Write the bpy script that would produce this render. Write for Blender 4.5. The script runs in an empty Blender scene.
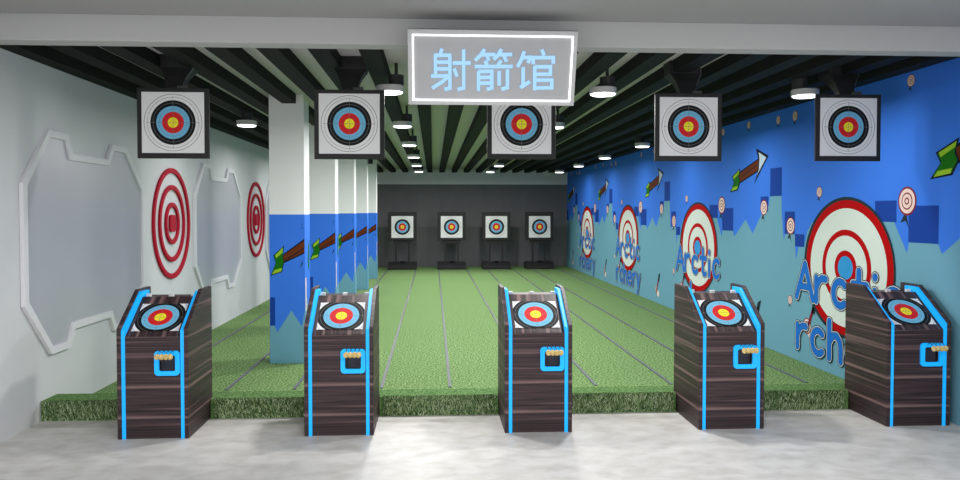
import bpy, bmesh, math, random
from mathutils import Vector, Matrix
random.seed(7)
S = bpy.context.scene
C = S.collection
PI = math.pi

# ---------------------------------------------------------------- materials
def L(c):
    """sRGB 0-255 -> linear"""
    r = []
    for v in c:
        v /= 255.0
        r.append(v / 12.92 if v <= .04045 else ((v + .055) / 1.055) ** 2.4)
    return (r[0], r[1], r[2], 1)

def mat(name, col, rough=.6, metal=0, emit=None, es=0, spec=.3):
    m = bpy.data.materials.new(name); m.use_nodes = True
    b = m.node_tree.nodes['Principled BSDF']
    b.inputs['Base Color'].default_value = L(col)
    b.inputs['Roughness'].default_value = rough
    b.inputs['Metallic'].default_value = metal
    b.inputs['Specular IOR Level'].default_value = spec
    if emit:
        b.inputs['Emission Color'].default_value = L(emit)
        b.inputs['Emission Strength'].default_value = es
    return m

def nodes(m):
    nt = m.node_tree
    return nt, nt.nodes, nt.links, nt.nodes['Principled BSDF']

def noisy(name, stops, scale=(1, 1, 1), nscale=5, detail=4, rough=.7, bump=0, spec=.3, distort=0, rot=None):
    """noise along object coordinates through a colour ramp"""
    m = mat(name, (128, 128, 128), rough, spec=spec)
    nt, n, l, b = nodes(m)
    tc = n.new('ShaderNodeTexCoord'); mp = n.new('ShaderNodeMapping')
    mp.inputs['Scale'].default_value = scale
    if rot: mp.inputs['Rotation'].default_value = rot
    nz = n.new('ShaderNodeTexNoise'); nz.inputs['Scale'].default_value = nscale
    nz.inputs['Detail'].default_value = detail; nz.inputs['Distortion'].default_value = distort
    cr = n.new('ShaderNodeValToRGB')
    while len(cr.color_ramp.elements) < len(stops): cr.color_ramp.elements.new(.5)
    for e, (p, c) in zip(cr.color_ramp.elements, stops):
        e.position = p; e.color = L(c)
    l.new(tc.outputs['Object'], mp.inputs['Vector']); l.new(mp.outputs[0], nz.inputs['Vector'])
    l.new(nz.outputs['Fac'], cr.inputs['Fac']); l.new(cr.outputs['Color'], b.inputs['Base Color'])
    if bump:
        bp = n.new('ShaderNodeBump'); bp.inputs['Strength'].default_value = bump; bp.inputs['Distance'].default_value = .01
        l.new(nz.outputs['Fac'], bp.inputs['Height']); l.new(bp.outputs[0], b.inputs['Normal'])
    return m

M = {}
M['wall'] = noisy('wall_paint', [(.3, (206, 209, 211)), (.7, (212, 214, 216))], nscale=2, rough=.55)
M['wall_right'] = mat('mural_ground_blue', (60, 122, 230), .7, spec=.08)
M['plaster'] = noisy('grey_plaster', [(.3, (168, 168, 168)), (.7, (172, 172, 172))], nscale=1.5, rough=.8)
M['ceil'] = mat('ceiling_paint', (196, 192, 196), .8)
M['slat'] = noisy('slat_charcoal', [(.3, (24, 26, 25)), (.7, (28, 30, 29))], scale=(3, .2, 3), nscale=4, rough=.7, spec=.1)
M['bandgrey'] = mat('light_grey_paint', (215, 215, 218), .7)
M['darkwall'] = noisy('charcoal_wall', [(.3, (98, 98, 101)), (.7, (106, 106, 109))], scale=(1, 1, .3), nscale=3, rough=.6)
M['black'] = noisy('black_powder_coat', [(.3, (30, 30, 31)), (.7, (35, 35, 36))], nscale=20, rough=.55)
M['steelgrey'] = mat('brushed_grey', (120, 124, 128), .35, .6)
M['white'] = mat('white_plastic', (220, 220, 220), .4)
M['cyan'] = mat('cyan_strip', (24, 170, 250), .4, emit=(24, 170, 250), es=.35)
M['lamp_white'] = mat('lamp_ring_white', (200, 200, 198), .4)
M['lampglow'] = mat('lamp_glow', (255, 255, 255), .4, emit=(255, 255, 255), es=4)
M['lampstem'] = mat('lamp_stem_dark', (52, 54, 53), .5)
M['gold'] = noisy('brass', [(.35, (190, 160, 95)), (.65, (225, 200, 135))], nscale=60, rough=.4)
M['red'] = noisy('red_lacquer', [(.3, (170, 16, 42)), (.7, (178, 20, 48))], nscale=4, rough=.6, spec=.12)
M['frame'] = mat('panel_rim', (222, 222, 226), .5)
M['lane'] = noisy('lane_rubber', [(.3, (84, 87, 93)), (.7, (104, 108, 112))], nscale=30, rough=.5)
M['signgrey'] = noisy('sign_face', [(.3, (160, 160, 163)), (.7, (168, 168, 170))], nscale=3, rough=.6)
M['signrim'] = mat('sign_rim', (172, 173, 174), .5)
M['signline'] = mat('sign_tube', (255, 255, 255), .4, emit=(255, 255, 255), es=1.3)
M['signtext'] = mat('sign_letters', (60, 90, 120), .5, emit=(168, 214, 252), es=.95)
M['recess'] = mat('recess_dark', (58, 56, 66), .6)
M['concrete'] = noisy('polished_concrete', [(.3, (184, 181, 177)), (.5, (198, 196, 193)), (.7, (210, 208, 206))],
                      scale=(1, 1.4, 1), nscale=6, detail=9, rough=.45, distort=.25)
def wood(name, sc):
    return noisy(name, [(.35, (28, 20, 22)), (.44, (64, 48, 51)), (.50, (38, 28, 31)), (.57, (86, 66, 68)), (.67, (124, 99, 96))],
                 scale=sc, nscale=1.0, detail=2.5, rough=.45, distort=.05)
M['wood'] = wood('dark_streaked_wood', (.3, .3, 23))
M['wood_top'] = wood('dark_streaked_wood_on_top', (22, .6, .6))
def glassy():
    m = noisy('panel_grey', [(.3, (176, 177, 186)), (.7, (182, 183, 192))], nscale=.8, rough=.28, spec=.5)
    return m
M['panel'] = glassy()

def turf(name, cols, rough=.9, sc=55, lo=.36, hi=.66):
    m = mat(name, (90, 130, 70), rough, spec=.1)
    nt, n, l, b = nodes(m)
    tc = n.new('ShaderNodeTexCoord')
    a = n.new('ShaderNodeTexNoise'); a.inputs['Scale'].default_value = sc; a.inputs['Detail'].default_value = 3
    cr = n.new('ShaderNodeValToRGB')
    cr.color_ramp.elements.new(.5)
    for e, p, c in zip(cr.color_ramp.elements, (lo, .5, hi), cols):
        e.position = p; e.color = L(c)
    l.new(tc.outputs['Object'], a.inputs['Vector']); l.new(a.outputs['Fac'], cr.inputs['Fac'])
    l.new(cr.outputs['Color'], b.inputs['Base Color'])
    bp = n.new('ShaderNodeBump'); bp.inputs['Strength'].default_value = .5; bp.inputs['Distance'].default_value = .01
    l.new(a.outputs['Fac'], bp.inputs['Height']); l.new(bp.outputs[0], b.inputs['Normal'])
    return m
M['turf'] = turf('turf_floor', [(62, 94, 48), (99, 132, 76), (158, 182, 130)])
M['kerb'] = turf('turf_kerb', [(62, 94, 50), (84, 118, 66), (110, 142, 88)])
def blades():
    m = mat('grass_blades', (70, 110, 60), .8, spec=.1)
    nt, n, l, b = nodes(m)
    g = n.new('ShaderNodeNewGeometry'); cr = n.new('ShaderNodeValToRGB')
    cr.color_ramp.elements.new(.45); cr.color_ramp.elements.new(.75)
    for e, p, c in zip(cr.color_ramp.elements, (0, .45, .8, 1), ((34, 54, 30), (84, 116, 68), (158, 182, 130), (222, 230, 200))):
        e.position = p; e.color = L(c)
    l.new(g.outputs['Random Per Island'], cr.inputs['Fac']); l.new(cr.outputs['Color'], b.inputs['Base Color'])
    return m
M['blades'] = blades()

def target_face(name, half, k):
    """rings of an archery face, measured from the centre of the sheet (object coordinates x, z)"""
    m = mat(name, (220, 220, 220), .6, spec=.2)
    nt, n, l, b = nodes(m)
    def mth(op, a, bb=None):
        q = n.new('ShaderNodeMath'); q.operation = op
        for i, v in enumerate((a, bb)):
            if v is None: continue
            if isinstance(v, (int, float)): q.inputs[i].default_value = v
            else: l.new(v, q.inputs[i])
        return q.outputs[0]
    tc = n.new('ShaderNodeTexCoord'); sp = n.new('ShaderNodeSeparateXYZ')
    l.new(tc.outputs['Object'], sp.inputs[0])
    x = mth('DIVIDE', sp.outputs['X'], half * k); z = mth('DIVIDE', sp.outputs['Z'], half * k)
    r = mth('SQRT', mth('ADD', mth('MULTIPLY', x, x), mth('MULTIPLY', z, z)))
    cr = n.new('ShaderNodeValToRGB'); cr.color_ramp.interpolation = 'CONSTANT'
    W = (226, 226, 226); BK = (12, 12, 14); BL = (110, 178, 212); RD = (204, 32, 38); YE = (238, 226, 44); G = (120, 120, 122)
    st = [(0, (170, 160, 40)), (.012, YE), (.080, (190, 176, 30)), (.090, YE), (.165, RD), (.255, (160, 24, 30)), (.262, RD), (.35, BL), (.44, (86, 140, 168)), (.448, BL),
          (.535, BK), (.626, (110, 110, 112)), (.637, BK), (.72, W), (.815, G), (.828, W), (.915, G), (.928, W)]
    rr = mth('MULTIPLY', r, .7)          # keep inside 0..1
    e = cr.color_ramp.elements
    while len(e) < len(st): e.new(.9)
    for q, (p, c) in zip(e, st): q.position = p * .7; q.color = L(c)
    l.new(rr, cr.inputs['Fac'])
    ax = mth('ABSOLUTE', x); az = mth('ABSOLUTE', z)
    lim = .86 if k <= 1 else .7
    cx = mth('MULTIPLY', mth('LESS_THAN', ax, .007), mth('LESS_THAN', az, lim))
    cz = mth('MULTIPLY', mth('LESS_THAN', az, .007), mth('LESS_THAN', ax, lim))
    # short ticks on the black ring
    t1 = mth('MULTIPLY', mth('LESS_THAN', ax, .03), mth('LESS_THAN', mth('ABSOLUTE', mth('SUBTRACT', az, .63)), .008))
    t2 = mth('MULTIPLY', mth('LESS_THAN', az, .03), mth('LESS_THAN', mth('ABSOLUTE', mth('SUBTRACT', ax, .63)), .008))
    line = mth('MAXIMUM', mth('MAXIMUM', cx, cz), mth('MAXIMUM', t1, t2))
    mx = n.new('ShaderNodeMix'); mx.data_type = 'RGBA'
    l.new(mth('MULTIPLY', line, .75), mx.inputs[0]); l.new(cr.outputs['Color'], mx.inputs[6]); mx.inputs[7].default_value = L((104, 104, 104))
    l.new(mx.outputs[2], b.inputs['Base Color'])
    return m
M['face'] = target_face('archery_face', .236, 1)
M['face_big'] = target_face('archery_face_large_rings', .158, 1.53)
M['face_far'] = target_face('archery_face_far', .30, 1)

P = lambda n_, c: M.setdefault(n_, mat(n_, c, .7, spec=.06))
P('m_teal', (110, 163, 184)); P('m_navy', (26, 66, 156)); P('m_outline', (34, 52, 58)); P('m_red', (178, 0, 6)); P('m_white', (214, 224, 218))
P('m_sky', (54, 150, 214)); P('m_letter', (34, 112, 204)); P('m_halo', (196, 208, 214)); P('m_dark', (20, 28, 44)); P('m_brown', (104, 50, 22))
P('m_brown2', (70, 34, 18)); P('m_green', (26, 108, 22)); P('m_lime', (148, 190, 48)); P('m_ice', (190, 208, 220)); P('m_pink', (236, 212, 204)); P('m_maroon', (130, 34, 50))

# ---------------------------------------------------------------- mesh helpers
def box(bm, x0, x1, y0, y1, z0, z1, mi=0):
    v = [bm.verts.new(p) for p in ((x0, y0, z0), (x1, y0, z0), (x1, y1, z0), (x0, y1, z0), (x0, y0, z1), (x1, y0, z1), (x1, y1, z1), (x0, y1, z1))]
    for f in ((0, 3, 2, 1), (4, 5, 6, 7), (0, 1, 5, 4), (1, 2, 6, 5), (2, 3, 7, 6), (3, 0, 4, 7)):
        bm.faces.new([v[i] for i in f]).material_index = mi

def prism(bm, pts, fn, a, b, mi=0):
    """closed outline pts (2-D) swept from a to b; fn(p, q, t) -> xyz"""
    A = [bm.verts.new(fn(p[0], p[1], a)) for p in pts]; B = [bm.verts.new(fn(p[0], p[1], b)) for p in pts]
    n = len(pts)
    bm.faces.new(A).material_index = mi; bm.faces.new(B[::-1]).material_index = mi
    for i in range(n):
        bm.faces.new((A[i], B[i], B[(i + 1) % n], A[(i + 1) % n])).material_index = mi

def lathe(bm, prof, seg=24, cx=0, cy=0):
    rings = [[bm.verts.new((cx + r * math.cos(2 * PI * i / seg), cy + r * math.sin(2 * PI * i / seg), z)) for i in range(seg)] for r, z in prof]
    for a, b in zip(rings, rings[1:]):
        for i in range(seg):
            bm.faces.new((a[i], a[(i + 1) % seg], b[(i + 1) % seg], b[i]))
    bm.faces.new(rings[0][::-1]); bm.faces.new(rings[-1])

def tube(bm, pts, r, seg=8):
    rings = []
    for i, p in enumerate(pts):
        p = Vector(p); d = (Vector(pts[min(i + 1, len(pts) - 1)]) - Vector(pts[max(i - 1, 0)])).normalized()
        u = d.orthogonal().normalized(); w = d.cross(u)
        rings.append([bm.verts.new(p + r * (math.cos(2 * PI * k / seg) * u + math.sin(2 * PI * k / seg) * w)) for k in range(seg)])
    for a, b in zip(rings, rings[1:]):
        for i in range(seg): bm.faces.new((a[i], a[(i + 1) % seg], b[(i + 1) % seg], b[i]))
    bm.faces.new(rings[0][::-1]); bm.faces.new(rings[-1])

def obj(name, bm, mats, parent=None, loc=None, rot=None, bevel=0, smooth=False):
    bmesh.ops.recalc_face_normals(bm, faces=bm.faces)
    if bevel:
        bmesh.ops.bevel(bm, geom=[e for e in bm.edges if e.calc_face_angle(0) > .6], offset=bevel, segments=2, affect='EDGES', profile=.5)
    me = bpy.data.meshes.new(name); bm.to_mesh(me); bm.free()
    for m in (mats if isinstance(mats, (list, tuple)) else [mats]): me.materials.append(M[m])
    if smooth:
        for p in me.polygons: p.use_smooth = True
    o = bpy.data.objects.new(name, me); C.objects.link(o)
    if parent: o.parent = parent
    if loc: o.location = loc
    if rot: o.rotation_euler = rot
    return o

def thing(name, label, cat, loc=(0, 0, 0), group=None, rz=0):
    o = bpy.data.objects.new(name, None); C.objects.link(o); o.location = loc; o.rotation_euler = (0, 0, rz)
    o.empty_display_size = .1
    return tag(o, label, cat, group)

def tag(o, label, cat, group=None):
    o['label'] = label; o['category'] = cat
    if group: o['group'] = group
    return o

def struct(o, label=None):
    o['kind'] = 'structure'
    if label: o['label'] = label
    return o

def copy_tree(o, parent=None):
    c = o.copy(); C.objects.link(c)
    if parent: c.parent = parent
    for ch in list(o.children): copy_tree(ch, c)
    return c

def sbox(name, m, *a, bevel=0, **k):
    bm = bmesh.new(); box(bm, *a); return obj(name, bm, m, bevel=bevel, **k)

# ---------------------------------------------------------------- dimensions (metres)
XL, XR = -2.99, 3.92
YK, YB = 6.135, 22.85          # turf kerb front, back wall
ZS, ZC = 2.73, 2.83          # underside of slats, ceiling
YN = -4.0                    # how far the hall runs back behind the viewer
BM_Y, BM_Z, HALL = 4.94, 2.64, 2.80

# ---------------------------------------------------------------- shell
struct(sbox('floor', 'concrete', XL - 3, XR + 3, YN, YK, -.1, 0), 'pale grey marbled concrete floor in front of the lanes')
struct(sbox('floor', 'turf', XL, XR, YK, YB, -.1, 0), 'green artificial turf floor of the shooting lanes')
struct(sbox('wall_left', 'wall', XL - .15, XL, BM_Y - .9, YB, 0, ZC), 'pale grey left wall')
struct(sbox('wall_right', 'wall_right', XR, XR + .15, BM_Y - .9, YB, 0, ZC), 'blue painted right wall')
struct(sbox('wall_back', 'darkwall', XL, XR, YB, YB + .15, 0, ZC), 'charcoal back wall')
struct(sbox('trim_1', 'bandgrey', XL, XR, YB - .06, YB, 2.39, ZC), 'pale grey band along the top of the back wall')
struct(sbox('ceiling', 'ceil', XL - .15, XR + .15, BM_Y + .12, YB + .15, ZC, ZC + .1), 'pale ceiling above the dark slats')
struct(sbox('ceiling', 'plaster', XL - 3, XR + 3, YN, BM_Y + .12, 3.0, 3.1), 'grey hall ceiling in front')
struct(sbox('trim_2', 'plaster', XL - 3, XR + 3, BM_Y, BM_Y + .16, BM_Z, 3.0, bevel=.006), 'grey beam across the front of the lanes')
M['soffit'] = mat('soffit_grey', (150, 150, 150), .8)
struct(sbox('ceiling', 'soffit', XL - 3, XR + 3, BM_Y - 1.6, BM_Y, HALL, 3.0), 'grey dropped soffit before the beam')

# ---------------------------------------------------------------- columns' places (needed by the slats)
COLX0, COLX1, CW = -1.712, -1.352, .34
COLY = [8.34 + 2.61 * i for i in range(5)]

# slats
HXC = [-2.0, -.652, .70, 2.045, 3.365]
ORD = ['first', 'second', 'third', 'fourth', 'fifth', 'sixth', 'seventh', 'eighth', 'ninth', 'tenth', 'eleventh', 'twelfth', 'thirteenth', 'fourteenth',
       'fifteenth', 'sixteenth', 'seventeenth', 'eighteenth', 'nineteenth', 'twentieth']
SX0, SP, SW = -.095, .352, .145
xs = sorted(SX0 + SP * k for k in range(-12, 16) if XL < SX0 + SP * k - SW / 2 and SX0 + SP * k + SW / 2 < XR + .02)
for i, x in enumerate(xs):
    bm = bmesh.new()
    a, b = x - SW / 2, min(x + SW / 2, XR - .002)
    segs = [(BM_Y + .17, YB - .065)]
    if b > COLX0 and a < COLX1:
        segs = []; y = BM_Y + .17
        for cy in COLY: segs.append((y, cy - .002)); y = cy + CW + .002
        segs.append((y, YB - .065))
    for hx in HXC:                                   # the slat is cut where a hanging bracket passes up to the ceiling
        if b > hx - .13 and a < hx + .13:
            segs = [(segs[0][0], 6.287), (6.475, segs[0][1])] + segs[1:]
            if a < hx - .13: box(bm, a, hx - .13, 6.287, 6.475, ZS, ZC - .001)
            if b > hx + .13: box(bm, hx + .13, b, 6.287, 6.475, ZS, ZC - .001)
    for y0, y1 in segs: box(bm, a, b, y0, y1, ZS, ZC - .001)
    o = obj('dark_slat', bm, 'slat')
    if i < 10: lab = 'charcoal ceiling slat running front to back, %s from the pale left wall' % ORD[i]
    else: lab = 'charcoal ceiling slat running front to back, %s from the blue mural wall' % ORD[len(xs) - 1 - i]
    tag(o, lab, 'ceiling slat', 'dark slats under the ceiling')
# the wall strip above the slats at the left edge
# ---------------------------------------------------------------- columns
def column(i, y):
    where = ['nearest of the five, beside the front turf', 'second from the front', 'middle of the five', 'fourth from the front', 'farthest, close to the charcoal back wall'][i]
    t = thing('painted_column', 'square column, white above and blue mural below, %s' % where, 'column', ((COLX0 + COLX1) / 2, y, 0), 'painted columns along the left lanes')
    w = (COLX1 - COLX0) / 2
    bm = bmesh.new(); box(bm, -w, w, 0, CW, 1.57, ZC - .002); obj('upper_shaft', bm, 'white_col', t)
    bm = bmesh.new(); box(bm, -w - .003, w + .003, -.003, CW + .003, 0, 1.57)
    def pl(pts, mi, lay):
        f = bm.faces.new([bm.verts.new((px - (COLX0 + COLX1) / 2, -.003 - .0006 * lay, pz)) for px, pz in pts]); f.material_index = mi
    z = lambda q: q
    x0, x1 = COLX0, COLX1
    pl([(x0, 0), (x1, 0), (x1, .56), (x1 - .03, .39), (-1.49, .56), (-1.64, .33), (x0, .54)], 1, 1)
    pl([(x0, .40), (-1.66, .40), (-1.66, .70), (x0, .70)], 2, 2)
    pl([(-1.60, 1.06), (-1.565, 1.16), (-1.352, 1.315), (-1.352, 1.16), (-1.56, 1.06)], 3, 3)
    pl([(-1.60, 1.075), (-1.565, 1.145), (-1.352, 1.297), (-1.352, 1.175), (-1.57, 1.07)], 4, 4)
    pl([(-1.56, 1.09), (-1.352, 1.225), (-1.352, 1.212), (-1.56, 1.078)], 3, 5)
    F = [(-1.562, 1.245), (-1.675, 1.14), (-1.65, 1.06), (-1.705, .925), (-1.587, .965), (-1.56, 1.07), (-1.575, 1.12)]
    cx = sum(p[0] for p in F) / 7; cz = sum(p[1] for p in F) / 7
    pl(F, 3, 5); pl([(cx + (a - cx) * .88, cz + (b - cz) * .88) for a, b in F], 5, 6)
    pl([(-1.575, 1.225), (-1.655, 1.145), (-1.645, 1.11), (-1.578, 1.17)], 6, 7)
    pl([(-1.69, .94), (-1.595, .972), (-1.585, 1.01), (-1.665, .985)], 6, 7)
    pl([(-1.40, 1.0), (-1.372, 1.09), (-1.372, 1.05)], 3, 5)
    for zz in (1.46, 1.42): pl([(-1.382, zz), (-1.372, zz), (-1.375, zz + .02)], 3, 5)
    # right-hand face: the mural wraps round the corner
    xr = w + .0036
    def pr(pts, mi, lay):
        f = bm.faces.new([bm.verts.new((xr + .0006 * lay, q, pz)) for q, pz in pts]); f.material_index = mi
    pr([(0, 0), (CW, 0), (CW, .62), (.22, .50), (.12, .70), (0, .56)], 1, 1)
    pr([(0.02, .55), (.09, .55), (.09, .90), (.02, .90)], 7, 2)
    pr([(.2, 1.02), (.28, .95), (.3, 1.3), (.22, 1.22)], 5, 2)
    o = obj('mural_wrap', bm, ['wall_right', 'm_teal', 'm_navy', 'm_dark', 'm_brown', 'm_green', 'm_lime', 'm_pink'], t)
    o['label'] = 'blue and teal mural round the lower column with a feathered arrow'
M['white_col'] = mat('column_white', (240, 241, 240), .6)
for i, y in enumerate(COLY): column(i, y)

# ---------------------------------------------------------------- turf kerb
k = thing('turf_kerb', 'low grass covered kerb running across the front of the lanes', 'kerb', ((XL + XR) / 2, YK, 0))
hw = (XR - XL) / 2
KX = [-1.968, -.672, .759, 2.185, 3.608]; kc = (XL + XR) / 2
bays = [(x - kc - .25, min(x - kc + .25, hw - .015)) for x in KX]
bm = bmesh.new(); box(bm, -hw + .002, hw - .015, .085, .25, .0, .152)
xa = -hw + .002
for a, b in bays:
    box(bm, xa, a, 0, .085, 0, .152); xa = b
if hw - .015 - xa > .01: box(bm, xa, hw - .015, 0, .085, 0, .152)
obj('kerb_block', bm, 'kerb', k)
inbay = lambda x, m=.03: any(a - m < x < b + m for a, b in bays)
bm = bmesh.new()
for _ in range(24000):
    x = random.uniform(-hw + .01, hw - .03); z = random.uniform(-.005, .15); ln = random.uniform(.02, .055); w = random.uniform(.0035, .0075)
    if inbay(x): continue
    a = random.gauss(0, .55); out = random.uniform(.004, .02)
    z1 = min(z + ln * math.cos(a), .158); x1 = max(-hw + .003, min(hw - .018, x + ln * math.sin(a)))
    if z < 0: z = 0
    v = [bm.verts.new(q) for q in ((x - w / 2, -.001, z), (x + w / 2, -.001, z), (x1 + w * .15, -out, z1), (x1 - w * .15, -out, z1))]
    bm.faces.new(v)
for _ in range(5000):
    x = random.uniform(-hw + .01, hw - .03); y = random.uniform(0, .03); ln = random.uniform(.003, .007); w = .005
    if inbay(x): continue
    a = random.gauss(0, .6)
    v = [bm.verts.new(q) for q in ((x - w / 2, y, .152), (x + w / 2, y, .152), (x + ln * math.sin(a), y - .004, .152 + ln))]
    bm.faces.new(v)
o = obj('grass_blades', bm, 'blades', k); o['kind'] = 'stuff'

# lane lines
LX = [-2.62, -1.85, -1.25, -.47, .15, .92, 1.49, 2.2, 2.74, 3.48]
for i, x in enumerate(LX):
    o = sbox('lane_line', 'lane', x - .014, x + .014, 7.1, 21.6, 0, .008)
    lab = 'thin grey lane line on the turf, %s' % ('%s from the pale left wall' % ORD[i] if i < 5 else '%s from the blue mural wall' % ORD[9 - i])
    tag(o, lab, 'lane line', 'lane lines on the turf')

# ---------------------------------------------------------------- left wall: panels and red rings
def wall_panel(y0, lab):
    W_ = 2.38
    t = thing('notched_panel', lab, 'wall panel', (XL + .002, y0, 0), 'notched grey panels on the left wall')
    out = [(0, 1.81), (.40, 2.23), (.72, 2.23), (.80, 2.075), (1.50, 2.075), (1.60, 2.22), (1.94, 2.22), (W_, 1.83),
           (W_, .84), (1.94, .49), (1.60, .49), (1.52, .63), (.80, .63), (.72, .49), (.40, .49), (0, .91)]
    inn = [(.06, 1.79), (.42, 2.175), (.685, 2.175), (.76, 2.02), (1.535, 2.02), (1.635, 2.165), (1.92, 2.165), (W_ - .06, 1.81),
           (W_ - .06, .865), (1.92, .545), (1.635, .545), (1.555, .685), (.76, .685), (.685, .545), (.42, .545), (.06, .935)]
    f = lambda p, q, s: (s, p, q)
    bm = bmesh.new(); prism(bm, inn, f, .002, .012); obj('panel_sheet', bm, 'panel', t)
    bm = bmesh.new(); n = len(out)
    V = [[bm.verts.new(f(a, b, s)) for a, b in o_] for o_, s in ((out, 0), (out, .03), (inn, .03), (inn, 0))]
    for r in range(4):
        A, B = V[r], V[(r + 1) % 4]
        for i in range(n): bm.faces.new((A[i], A[(i + 1) % n], B[(i + 1) % n], B[i]))
    obj('panel_rim', bm, 'frame', t)
wall_panel(5.865, 'large notched grey wall panel with raised rim, nearest the viewer')
wall_panel(9.97, 'large notched grey wall panel between the two red ring targets')
wall_panel(14.15, 'notched grey wall panel mostly hidden behind the painted columns')

def ring_target(y, lab):
    t = thing('ring_ornament', lab, 'wall decoration', (XL + .004, y, 1.465), 'red ring targets on the left wall')
    def ring(r1, r0, name):
        bm = bmesh.new(); n = 56
        prof = [(r1, 0), (r1, .02), (r1 - .003, .023), (r0 + .003, .023), (r0, .02), (r0, 0)]
        V = [[bm.verts.new((d, r * math.cos(2 * PI * i / n), r * math.sin(2 * PI * i / n))) for i in range(n)] for r, d in prof]
        for a in range(6):
            A, B = V[a], V[(a + 1) % 6]
            for i in range(n): bm.faces.new((A[i], A[(i + 1) % n], B[(i + 1) % n], B[i]))
        obj(name, bm, 'red', t, smooth=False)
    ring(.63, .575, 'outer_ring'); ring(.437, .385, 'middle_ring'); ring(.238, .188, 'inner_ring')
    bm = bmesh.new(); n = 40; pts = []
    for i in range(n):
        a = 2 * PI * i / n; c, s = math.cos(a), math.sin(a)
        pts.append((.098 * math.copysign(abs(c) ** .55, c), .098 * math.copysign(abs(s) ** .55, s)))
    prism(bm, pts, lambda p, q, s: (s, p, q), 0, .023); obj('bullseye', bm, 'red', t)
ring_target(9.16, 'red concentric ring target on the left wall, nearer and larger looking')
ring_target(13.43, 'red concentric ring target on the left wall, farther one beside the columns')

# ---------------------------------------------------------------- the painted mural on the right wall
mural = thing('painted_mural', 'blue and teal archery mural painted along the right wall', 'mural', (XR, 0, 0))
T0, PER = 7.23, 4.183
YNEAR, YFAR = BM_Y - .88, YB - .005
def mpt(tile, s, z, lay): return (-.001 - .0005 * lay, T0 + PER * tile - s, z)
def clip(pts, lo, hi):
    """clip polygon by y range (Sutherland-Hodgman on the world Y)"""
    for lim, sg in ((lo, 1), (hi, -1)):
        out = []
        for i in range(len(pts)):
            a, b = pts[i - 1], pts[i]
            ia, ib = (a[1] - lim) * sg >= 0, (b[1] - lim) * sg >= 0
            if ia != ib:
                t_ = (lim - a[1]) / (b[1] - a[1]); out.append((a[0], lim, a[2] + (b[2] - a[2]) * t_))
            if ib: out.append(b)
        pts = out
        if not pts: return []
    return pts
def mpoly(bm, tile, pts, mi, lay):
    q = clip([mpt(tile, s, z, lay) for s, z in pts], YNEAR, YFAR)
    if len(q) >= 3:
        bm.faces.new([bm.verts.new(p) for p in q]).material_index = mi
def ell(cs, cz, rs, rz, n=40): return [(cs + rs * math.cos(2 * PI * i / n), cz + rz * math.sin(2 * PI * i / n)) for i in range(n)]
def mobj(name, bm, mats):
    if len(bm.faces) == 0: bm.free(); return None
    me_o = None
    bmesh.ops.recalc_face_normals(bm, faces=bm.faces)
    for f in bm.faces:
        if f.normal.x > 0: f.normal_flip()
    me = bpy.data.meshes.new(name); bm.to_mesh(me); bm.free()
    for m in mats: me.materials.append(M[m])
    o = bpy.data.objects.new(name, me); C.objects.link(o); o.parent = mural
    return o
TILES = [-1, 0, 1, 2, 3, 4]
# skyline of teal ice with navy blocks
SKY = [(-1.947, 1.559), (-1.734, 1.671), (-1.700, 1.785), (-1.40, 1.778), (-1.395, 1.60), (-1.36, 1.40), (-1.33, 1.28), (-1.30, 1.35), (-1.07, 1.353), (-1.03, 1.073),
       (-.98, 1.218), (-.847, 1.225), (-.785, 1.386), (-.678, 1.492), (-.3, 1.50), (.3, 1.50), (.587, 1.511), (.77, 1.511), (.957, 1.255), (.98, 1.345), (1.36, 1.348),
       (1.405, 1.272), (1.767, 1.50), (1.99, 1.331), (2.236, 1.559)]
for tl in TILES:
    bm = bmesh.new()
    for a, b in zip(SKY, SKY[1:]):
        mpoly(bm, tl, [(a[0], 0.001), (b[0], 0.001), b, a], 0, 0)
    o = mobj('painted_skyline', bm, ['m_teal'])
    if o: o['label'] = 'teal jagged ice painted along the lower wall'
    for a, b, c, d in ((-1.70, -1.398, 1.778, 2.101), (-1.966, -1.753, 1.60, 1.778), (-1.313, -1.069, 1.354, 1.601), (-1.058, -.847, 1.225, 1.357),
                       (.478, .80, 1.511, 1.695), (.974, 1.36, 1.347, 1.648)):
        bm = bmesh.new(); mpoly(bm, tl, [(a, c), (b, c), (b, d), (a, d)], 0, 1)
        mobj('painted_block', bm, ['m_navy'])
# small signs
def small_sign(tile, s, z, r, dart=False):
    bm = bmesh.new(); rs = r * 1.05
    if not dart: mpoly(bm, tile, [(s - r * .15, z - r * .7), (s + r * .25, z - r * 1.9), (s - r * .15, z - r * 1.35), (s - r * .75, z - r * 1.5)], 1, 2)
    if dart: mpoly(bm, tile, ell(s + .09, z - .07, .07, .055, 20), 3, 2)
    mpoly(bm, tile, ell(s, z, rs, r, 24), 2, 3); mpoly(bm, tile, ell(s, z, rs * .86, r * .86, 24), 3, 4)
    mpoly(bm, tile, ell(s, z, rs * .60, r * .60, 20), 2, 5); mpoly(bm, tile, ell(s, z, rs * .50, r * .50, 20), 3, 6)
    mpoly(bm, tile, ell(s, z, rs * .26, r * .26, 12), 2, 7); mpoly(bm, tile, ell(s, z, rs * .15, r * .15, 12), 3, 8)
    if dart: mpoly(bm, tile, [(s - .03, z - .06), (s + .01, z - .07), (s + .16, z + .20), (s + .12, z + .22)], 4, 9)
    if dart: mpoly(bm, tile, [(s + .10, z + .15), (s + .16, z + .14), (s + .22, z + .30), (s + .12, z + .26)], 1, 9)
    mobj('painted_small_target', bm, ['m_dark', 'm_outline', 'm_maroon', 'm_pink', 'm_maroon'])
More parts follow.
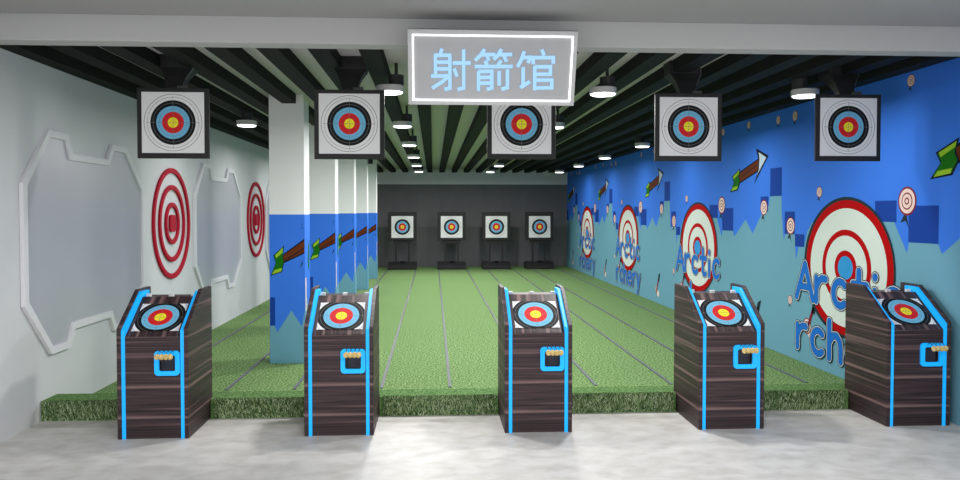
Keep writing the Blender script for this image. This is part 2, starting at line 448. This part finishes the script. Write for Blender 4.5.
for tl in TILES:
    for s, z, r in ((.95, 1.687, .12), (-1.869, 1.648, .094), (-1.167, 1.444, .098), (-.532, 1.799, .055), (.98, 2.675, .052), (1.85, 2.675, .05),
                    (-1.501, 2.64, .052), (-1.088, 2.636, .058), (-1.159, .63, .05)):
        small_sign(tl, s, z, r)
    small_sign(tl, -.76, .40, .085, True); small_sign(tl, -2.14, .24, .06, True)
# big targets
for tl in TILES:
    bm = bmesh.new(); RS, RZ, CZ = .82, .675, 1.065
    for kx, mi, lay in ((1, 0, 10), (.955, 1, 11), (.84, 2, 12), (.54, 1, 13), (.455, 2, 14), (.245, 1, 15), (.165, 3, 16)):
        ds = -.012 if mi == 0 else 0
        mpoly(bm, tl, ell(ds, CZ + (0.0 if mi else .0), RS * kx, RZ * kx, 72), mi, lay)
    o = mobj('painted_target', bm, ['m_outline', 'm_red', 'm_white', 'm_sky'])
    if o: o['label'] = 'large red and white painted bullseye'
# painted arrows
for tl in TILES:
    bm = bmesh.new()
    head = [(-2.112, 2.37), (-1.753, 2.254), (-2.16, 1.935), (-2.053, 2.08), (-2.035, 2.225)]
    shaft = [(-2.03, 2.245), (-2.02, 2.09), (-2.63, 1.955), (-2.66, 2.10)]
    fl = [(-2.595, 2.155), (-2.87, 2.06), (-2.81, 1.975), (-2.935, 1.855), (-2.67, 1.875), (-2.59, 1.985), (-2.635, 2.055)]
    def shrink(p, k_): 
        cx = sum(a for a, b in p) / len(p); cz = sum(b for a, b in p) / len(p); return [(cx + (a - cx) * k_, cz + (b - cz) * k_) for a, b in p]
    mpoly(bm, tl, shaft, 0, 2); mpoly(bm, tl, [(-2.04, 2.228), (-2.03, 2.107), (-2.60, 1.98), (-2.64, 2.08)], 1, 3)
    mpoly(bm, tl, [(-2.10, 2.165), (-2.10, 2.152), (-2.52, 2.042), (-2.52, 2.055)], 0, 4)
    mpoly(bm, tl, head, 0, 5); mpoly(bm, tl, [(-2.03, 2.315), (-1.81, 2.238), (-2.085, 2.03), (-2.02, 2.10), (-2.005, 2.23)], 2, 6)
    mpoly(bm, tl, fl, 0, 5); mpoly(bm, tl, shrink(fl, .84), 3, 6)
    mpoly(bm, tl, [(-2.625, 2.13), (-2.83, 2.058), (-2.81, 2.02), (-2.64, 2.085)], 4, 7)
    mpoly(bm, tl, [(-2.89, 1.87), (-2.69, 1.89), (-2.67, 1.93), (-2.84, 1.915)], 4, 7)
    o = mobj('painted_arrow', bm, ['m_dark', 'm_brown', 'm_ice', 'm_green', 'm_lime'])
    if o: o['label'] = 'painted brown arrow with green feathers and pale head'
# lettering
def arc(cx, cy, rx, ry, a0, a1, n=12): return [(cx + rx * math.cos(math.radians(a0 + (a1 - a0) * i / n)), cy + ry * math.sin(math.radians(a0 + (a1 - a0) * i / n))) for i in range(n + 1)]
GL = {'A': (.36, [[(0, 0), (.18, .36), (.36, 0)], [(.07, .12), (.29, .12)]]),
      'r': (.19, [[(0, 0), (0, .235)], [(0, .13), (.05, .20), (.11, .235), (.19, .235)]]),
      'c': (.23, [arc(.125, .118, .125, .118, 48, 312)]),
      't': (.23, [[(.10, .36), (.10, .05), (.14, .005), (.22, .01)], [(0, .235), (.23, .235)]]),
      'i': (.04, [[(.02, 0), (.02, .2)], [(.02, .325), (.021, .33)]]),
      'h': (.22, [[(0, 0), (0, .36)], [(0, .15), (.06, .225), (.14, .235), (.2, .19), (.22, .12), (.22, 0)]]),
      'e': (.24, [[(.01, .125), (.235, .125)], arc(.125, .118, .125, .118, 5, 315)]),
      'y': (.24, [[(0, .235), (.12, .03)], [(.24, .235), (.06, -.12)]])}
NS = [0]
def stroke(bm, tile, pts, w, mi, lay, sx):
    for a, b in zip(pts, pts[1:]):
        d = Vector((b[0] - a[0], b[1] - a[1]))
        if d.length < 1e-6: continue
        nrm = Vector((-d.y, d.x)).normalized() * w
        NS[0] += 1; mpoly(bm, tile, [(a[0] + nrm.x * sx, a[1] + nrm.y), (b[0] + nrm.x * sx, b[1] + nrm.y), (b[0] - nrm.x * sx, b[1] - nrm.y), (a[0] - nrm.x * sx, a[1] - nrm.y)], mi, lay + (NS[0] % 7) * .06)
    for i, a in enumerate(pts): mpoly(bm, tile, ell(a[0], a[1], w * sx, w, 14), mi, lay + .45 + (i % 7) * .06)
for tl in TILES:
    bm = bmesh.new()
    rows = [(.69, [('A', -.985), ('r', -.555), ('c', -.21), ('t', .145), ('i', .49), ('c', .67)]),
            (.155, [('r', -.955), ('c', -.63), ('h', -.28), ('e', .06), ('r', .44), ('y', .72)])]
    for zb, gl in rows:
        for ch, s0 in gl:
            for pl_ in GL[ch][1]:
                pp = [(s0 + a, zb + b) for a, b in pl_]
                for w, mi, lay in ((.053, 0, 20), (.045, 1, 21), (.036, 0, 22), (.032, 2, 23)): stroke(bm, tl, pp, w, mi, lay, 1.2)
    o = mobj('painted_lettering', bm, ['m_dark', 'm_halo', 'm_letter'])
    if o: o['label'] = 'blue rounded painted lettering over the bullseye'

# ---------------------------------------------------------------- ceiling lamps
def make_lamp(dx, top=.1245, watt=10):
    t = bpy.data.objects.new('round_lamp', None); C.objects.link(t)
    bm = bmesh.new(); lathe(bm, [(.062, .03), (.062, .1245)] + ([(.014, .1255), (.014, top)] if top > .15 else []), 20, dx, .02); obj('stem', bm, 'lampstem', t)
    bm = bmesh.new(); lathe(bm, [(.112, -.018), (.114, -.012), (.114, .03), (.108, .035)], 32); obj('lamp_ring', bm, 'lamp_white', t)
    bm = bmesh.new(); lathe(bm, [(.092, -.030), (.102, -.024), (.104, -.0182)], 32); obj('diffuser', bm, 'lampglow', t)
    li = bpy.data.lights.new('lamp_light', 'AREA'); li.shape = 'DISK'; li.size = .2; li.energy = watt; li.color = (1, .99, .97)
    lo = bpy.data.objects.new('lamp_light', li); C.objects.link(lo); lo.parent = t; lo.location = (0, 0, -.036)
    return t
LAMP_W = 14
ZL = 2.605
rows = [(-2.13, .0, 'nearest the pale left wall'), (-.354, .05, 'left of the centre'), (1.425, .04, 'right of the centre'), (3.17, -.04, 'nearest the blue mural wall')]
nth = ['nearest the viewer', 'second from the front', 'third from the front', 'fourth from the front', 'fifth from the front', 'farthest from the viewer']
for x, dx, rl in rows:
    mid = -1 < x < 2
    base = make_lamp(dx, .2235 if mid else .1245, 44 if mid else 8)
    for i in range(6):
        if i == 0 and x < -2: base.location = (x, 6.55 + 2.61, ZL); continue
        o = base if i == (1 if x < -2 else 0) else copy_tree(base)
        o.location = (x, 6.55 + 2.61 * i, ZL)
        # the stem meets a slat or the ceiling
        tag(o, 'round glowing ceiling lamp, %s in the row %s' % ((nth[:4] + nth[5:])[i - 1] if x < -2 else nth[i], rl), 'ceiling lamp', 'round lamps below the slats')
for x in (-2.2, .46, 3.1):  # unseen lamps added behind the viewer to brighten the front floor
    for y in (1.9, -.7):
        base = make_lamp(0, .134, 60); base.location = (x, y, 3.0 - .135)
        tag(base, 'added round fill lamp behind the viewer, out of view', 'ceiling lamp', 'added fill lamps behind the viewer')

# ---------------------------------------------------------------- hanging targets
def hanging():
    t = bpy.data.objects.new('hanging_target', None); C.objects.link(t)     # origin at the bottom centre, front face at y = 0
    bm = bmesh.new(); box(bm, -.273, .273, .0, .022, 0, .541)
    obj('frame_board', bm, 'black', t, bevel=.004)
    bm = bmesh.new(); box(bm, -.236, .236, -.002, 0, -.234, .234); obj('target_face', bm, 'face', t, loc=(0, -.0005, .276))
    # funnel bracket: narrow neck on the board, wide shoulder under the ceiling
    bm = bmesh.new()
    prof = [(.50, .062, .0225, .085), (.56, .062, .03, .10), (.64, .085, .055, .18), (.715, .125, .09, .27), (.812, .125, .09, .27)]
    R_ = []
    for z, hx, y0, y1 in prof:
        ring = []
        for sx, yy in ((-1, y0), (1, y0), (1, y1), (-1, y1)):
            ring.append(bm.verts.new((sx * hx, yy, z)))
        R_.append(ring)
    for a, b in zip(R_, R_[1:]):
        for i in range(4): bm.faces.new((a[i], a[(i + 1) % 4], b[(i + 1) % 4], b[i]))
    bm.faces.new(R_[0][::-1]); bm.faces.new(R_[-1])
    obj('bracket', bm, 'black', t, bevel=.006)
    bm = bmesh.new(); box(bm, -.127, .127, .0885, .272, .775, .8185); obj('mounting_plate', bm, 'black', t)
    bm = bmesh.new(); tube(bm, [(.066, .035, .56), (.07, .05, .60), (.13, .09, .71), (.131, .10, .80)], .003, 6); obj('cable', bm, 'steelgrey', t)
    bm = bmesh.new(); box(bm, .03, .11, .0, .02, .541, .565); obj('clamp', bm, 'lampstem', t, bevel=.004)
    return t
h0 = hanging()
HX = [(-2.0, 2.01, 'leftmost, in front of the pale left wall'), (-.652, 2.01, 'second from the left, over the white columns'), (.70, 2.015, 'partly hidden behind the hanging sign'),
      (2.045, 2.005, 'second from the right'), (3.365, 2.01, 'rightmost, before the blue mural')]
for i, (x, z, lab) in enumerate(HX):
    o = h0 if i == 0 else copy_tree(h0)
    o.location = (x, 6.2, z)
    tag(o, 'black framed archery target hanging from the ceiling, ' + lab, 'archery target', 'targets hanging at the front of the lanes')

# ---------------------------------------------------------------- standing targets at the back
def stand():
    t = bpy.data.objects.new('target_stand', None); C.objects.link(t)
    bm = bmesh.new(); box(bm, -.39, .39, 0, .12, .80, 1.59); obj('frame_board', bm, 'black', t, bevel=.008)
    bm = bmesh.new(); box(bm, -.30, .30, -.003, 0, -.30, .30); obj('target_face', bm, 'face_far', t, loc=(0, -.001, 1.175))
    bm = bmesh.new(); box(bm, -.25, .25, .04, .16, .72, .80); obj('crossbar', bm, 'black', t)
    for s in (-.18, .18):
        bm = bmesh.new(); box(bm, s - .022, s + .022, .06, .11, .17, .74); obj('post', bm, 'black', t)
    bm = bmesh.new(); prism(bm, [(-.12, 0), (-.12, .09), (.0, .19), (.42, .19), (.42, 0)], lambda p, q, s: (s, p, q), -.39, .39); obj('base', bm, 'black', t, bevel=.008)
    bm = bmesh.new(); lathe(bm, [(.07, .19), (.07, .215), (.05, .225)], 20, 0, .03); obj('knob', bm, 'slat', t)
    return t
s0 = stand()
SXS = [(401.8, 'leftmost, next to the columns'), (451.5, 'second from the left'), (496.4, 'second from the right'), (539.4, 'rightmost, beside the blue mural')]
def x_at(px, Y):
    f = 784.57; yaw = .0596; a = math.atan((px - 480) / f) + yaw
    return Y * math.tan(a)
for i, (px, lab) in enumerate(SXS):
    o = s0 if i == 0 else copy_tree(s0)
    o.location = ([-.85, .51, 1.755, 2.965][i], 21.75, 0)
    tag(o, 'black standing archery target before the charcoal back wall, ' + lab, 'archery target', 'standing targets at the far wall')

# ---------------------------------------------------------------- consoles
def console():
    t = bpy.data.objects.new('archery_console', None); C.objects.link(t)     # origin at floor, centre of the front
    prof = [(0, 0), (0, .779), (.355, 1.022), (.60, 1.022), (.60, 0)]
    fx = lambda p, q, s: (s, p, q)
    for s in (-1, 1):
        bm = bmesh.new(); prism(bm, prof, fx, s * .216, s * .245); obj('side_panel', bm, 'wood', t, bevel=.002)
        bm = bmesh.new()
        path = [(.006, 0), (.006, .765), (.357, 1.006), (.50, 1.006)]
        inner = [(.50, .96), (.37, .96), (.030, .725), (.030, 0)]
        prism(bm, path + inner, fx, s * .191, s * .2155); obj('light_strip', bm, 'cyan', t)
    # carcass behind the front, sloped top
    bm = bmesh.new(); prism(bm, [(.06, 0), (.06, .735), (.375, .958), (.595, .958), (.595, 0)], fx, -.2155, .2155)
    obj('carcass', bm, 'wood', t)
    hx0, hx1, hz0, hz1 = .041, .159, .477, .593
    bm = bmesh.new()
    x0, x1 = -.191, .191
    box(bm, x0, hx0, .012, .06, 0, .72); box(bm, hx1, x1, .012, .06, 0, .72); box(bm, hx0, hx1, .012, .06, 0, hz0); box(bm, hx0, hx1, .012, .06, hz1, .72)
    obj('front_panel', bm, 'wood', t)
    bm = bmesh.new(); box(bm, hx0, hx1, .052, .0598, hz0, hz1); obj('recess_back', bm, 'recess', t)
    # sloped board with its sheet
    ang = math.atan2(.245, .345)
    e = obj_slope = None
    bm = bmesh.new(); box(bm, -.191, .191, 0, .424, 0, .012)
    top = obj('sloped_board', bm, 'wood_top', t, loc=(0, .020, .713), rot=(ang, 0, 0), bevel=.002)
    bm = bmesh.new(); box(bm, -.164, .164, -.0015, 0, -.143, .143)
    o = obj('target_face', bm, 'face_big', top, loc=(0, .195, .0140), rot=(-PI / 2, 0, 0))
    for x in (-.165, 0, .165):
        bm = bmesh.new(); box(bm, x - .017, x + .017, .40, .43, .958, .984); obj('clip', bm, 'white', t, bevel=.003)
    # blue rounded square ring round the opening
    def rr(h, r, n=6):
        pts = []
        for cx, cz, a0 in ((h - r, h - r, 0), (-h + r, h - r, 90), (-h + r, -h + r, 180), (h - r, -h + r, 270)):
            for i in range(n + 1):
                a = math.radians(a0 + 90 * i / n); pts.append((.100 + cx + r * math.cos(a), .535 + cz + r * math.sin(a)))
        return pts
    A_, B_ = rr(.087, .026), rr(.0565, .014); bm = bmesh.new(); n = len(A_)
    V = [[bm.verts.new((p, y, q)) for p, q in o_] for o_, y in ((A_, .0135), (A_, -.004), (B_, -.004), (B_, .0135))]
    for r in range(4):
        for i in range(n): bm.faces.new((V[r][i], V[r][(i + 1) % n], V[(r + 1) % 4][(i + 1) % n], V[(r + 1) % 4][i]))
    obj('opening_ring', bm, 'cyan', t)
    for i in range(4):
        x = .104 + (i - 1.5) * .0295
        bm = bmesh.new(); tube(bm, [(x, -.003, .612), (x, -.03, .63), (x, -.066, .618), (x, -.078, .608)], .0022, 6)
        hk = obj('hook', bm, 'black', t)
        bm = bmesh.new(); bmesh.ops.create_uvsphere(bm, u_segments=14, v_segments=8, radius=.0185)
        for v in bm.verts: v.co = Vector((v.co.x * 1.05, v.co.y * .8, v.co.z * 1.15))
        bmesh.ops.translate(bm, verts=bm.verts, vec=(x, -.082, .594))
        obj('hook_tip', bm, 'gold', hk, smooth=True)
    return t
c0 = console()
CX = [(-1.968, 'leftmost, beside the pale left wall'), (-.672, 'second from the left, before the painted columns'), (.759, 'middle of the five, below the hanging sign'),
      (2.185, 'second from the right, before the mural bullseye'), (3.608, 'rightmost, against the blue mural wall')]
for i, (x, lab) in enumerate(CX):
    o = c0 if i == 0 else copy_tree(c0)
    o.location = (x, 5.605, 0)
    tag(o, 'dark wood archery console with bright blue strips, ' + lab, 'console', 'archery consoles along the lane front')

# ---------------------------------------------------------------- sign
import math as _m
sg = thing('hanging_sign', 'grey rectangular sign with glowing blue Chinese characters hanging from the beam', 'sign', (.363, 4.73, 2.688))
# local: x across, z down the face (negative), leaning back by TILT
TILT = -math.atan2(.15, .43)
SWD, SHT = 1.028, .4525
face = bpy.data.objects.new('x', None)
def sobj(name, bm, m, parent=None):
    o = obj(name, bm, m, parent or sg)
    return o
RX = Matrix.Rotation(-TILT, 4, 'X')
def sbm(fn):
    bm = bmesh.new(); fn(bm); bmesh.ops.transform(bm, matrix=RX, verts=bm.verts); return bm
sobj('sign_box', sbm(lambda bm: box(bm, -SWD / 2, SWD / 2, 0, .05, -SHT, 0)), 'signrim')
sobj('sign_face', sbm(lambda bm: box(bm, -SWD / 2 + .026, SWD / 2 - .026, -.003, 0, -SHT + .026, -.026)), 'signgrey')
def border(bm):
    w, a, b, t_ = SWD / 2 - .026, -.026, -SHT + .026, .010
    box(bm, -w, w, -.012, -.003, a - t_, a); box(bm, -w, w, -.012, -.003, b, b + t_)
    box(bm, -w, -w + t_, -.012, -.003, b + t_, a - t_); box(bm, w - t_, w, -.012, -.003, b + t_, a - t_)
sobj('light_tube', sbm(border), 'signline')
CH = [[[(150, 90), (138, 125)], [(105, 125), (105, 268)], [(95, 132), (213, 132)], [(203, 132), (203, 350), (165, 360)], [(105, 177), (203, 177)], [(105, 221), (203, 221)],
       [(75, 268), (203, 268)], [(188, 275), (150, 308), (82, 350)], [(222, 183), (345, 183)], [(297, 95), (297, 350), (255, 361)], [(232, 220), (252, 272)]],
      [[(440, 95), (415, 130), (375, 168)], [(418, 130), (515, 130)], [(455, 136), (470, 170)], [(555, 95), (535, 130), (503, 162)], [(538, 130), (628, 130)], [(572, 136), (590, 176)],
       [(440, 172), (460, 196)], [(553, 170), (532, 200)], [(372, 207), (632, 209)], [(398, 240), (398, 370)], [(398, 240), (500, 240)], [(490, 240), (490, 352), (455, 362)],
       [(398, 280), (490, 280)], [(398, 319), (490, 319)], [(540, 240), (540, 335)], [(597, 228), (597, 350), (555, 362)]],
      [[(712, 110), (692, 165), (665, 212)], [(695, 150), (755, 150), (738, 186)], [(705, 215), (705, 335), (685, 352)], [(692, 348), (752, 310)], [(832, 100), (848, 136)],
       [(774, 195), (774, 152), (912, 152), (912, 192)], [(785, 208), (785, 370)], [(785, 212), (893, 212), (893, 262), (785, 262)], [(785, 302), (903, 302), (903, 354), (785, 354)]]]
def cmap(x, y):
    px, py = 420 + x / 6.857, 35 + y / 6.857
    v = (py - (30 + 3 * (px - 408) / 170)) / 72.5
    xl, xr = 408 + .3 * v, 578 - 3.7 * v
    return (-SWD / 2 + SWD * (px - xl) / (xr - xl), -SHT * (v * 1.0 + .02 * v * (1 - v)))
names_ = ['character', 'character', 'character']
for ch in CH:
    def f(bm, ch=ch):
        w = .0102
        for k_, st in enumerate(ch):
            pp = [cmap(*p) for p in st]
            for i, (a, b) in enumerate(zip(pp, pp[1:])):
                d = Vector((b[0] - a[0], b[1] - a[1])); u = d.normalized(); nn = Vector((-u.y, u.x)) * w
                e0 = u * (w * .9 if i > 0 else 0); e1 = u * (w * .9 if i < len(pp) - 2 else 0)
                q = [(a[0] - e0.x + nn.x, a[1] - e0.y + nn.y), (b[0] + e1.x + nn.x, b[1] + e1.y + nn.y), (b[0] + e1.x - nn.x, b[1] + e1.y - nn.y), (a[0] - e0.x - nn.x, a[1] - e0.y - nn.y)]
                off = .00025 * (k_ % 5) + .0001 * i
                prism(bm, q, lambda p, r, s: (p, s, r), -.003, -.014 - off)
    sobj('sign_character', sbm(f), 'signtext')
bpy.data.objects.remove(face)
bm = bmesh.new(); box(bm, -.35, .35, .05, .212, -.08, -.02); obj('mounting_bar', bm, 'signrim', sg)

# ---------------------------------------------------------------- light, world, camera
w = bpy.data.worlds.new('World'); S.world = w; w.use_nodes = True
w.node_tree.nodes['Background'].inputs[0].default_value = (.93, .96, 1, 1)
w.node_tree.nodes['Background'].inputs[1].default_value = 1.5

cam = bpy.data.cameras.new('camera'); co = bpy.data.objects.new('camera', cam); C.objects.link(co)
cam.sensor_width = 36; cam.lens = 36 * 784.57 / 960; cam.shift_y = -6.74 / 960
co.location = (0, 0, 1.6); co.rotation_euler = (PI / 2 - .0276, 0, -.0596)
cam.clip_start = .05; cam.clip_end = 100
S.camera = co
S.cycles.diffuse_bounces = 8; S.cycles.max_bounces = 12
S.view_settings.view_transform = 'Standard'; S.view_settings.look = 'None'; S.view_settings.gamma = 1
S.view_settings.exposure = 0.0
S.view_settings.use_curve_mapping = False
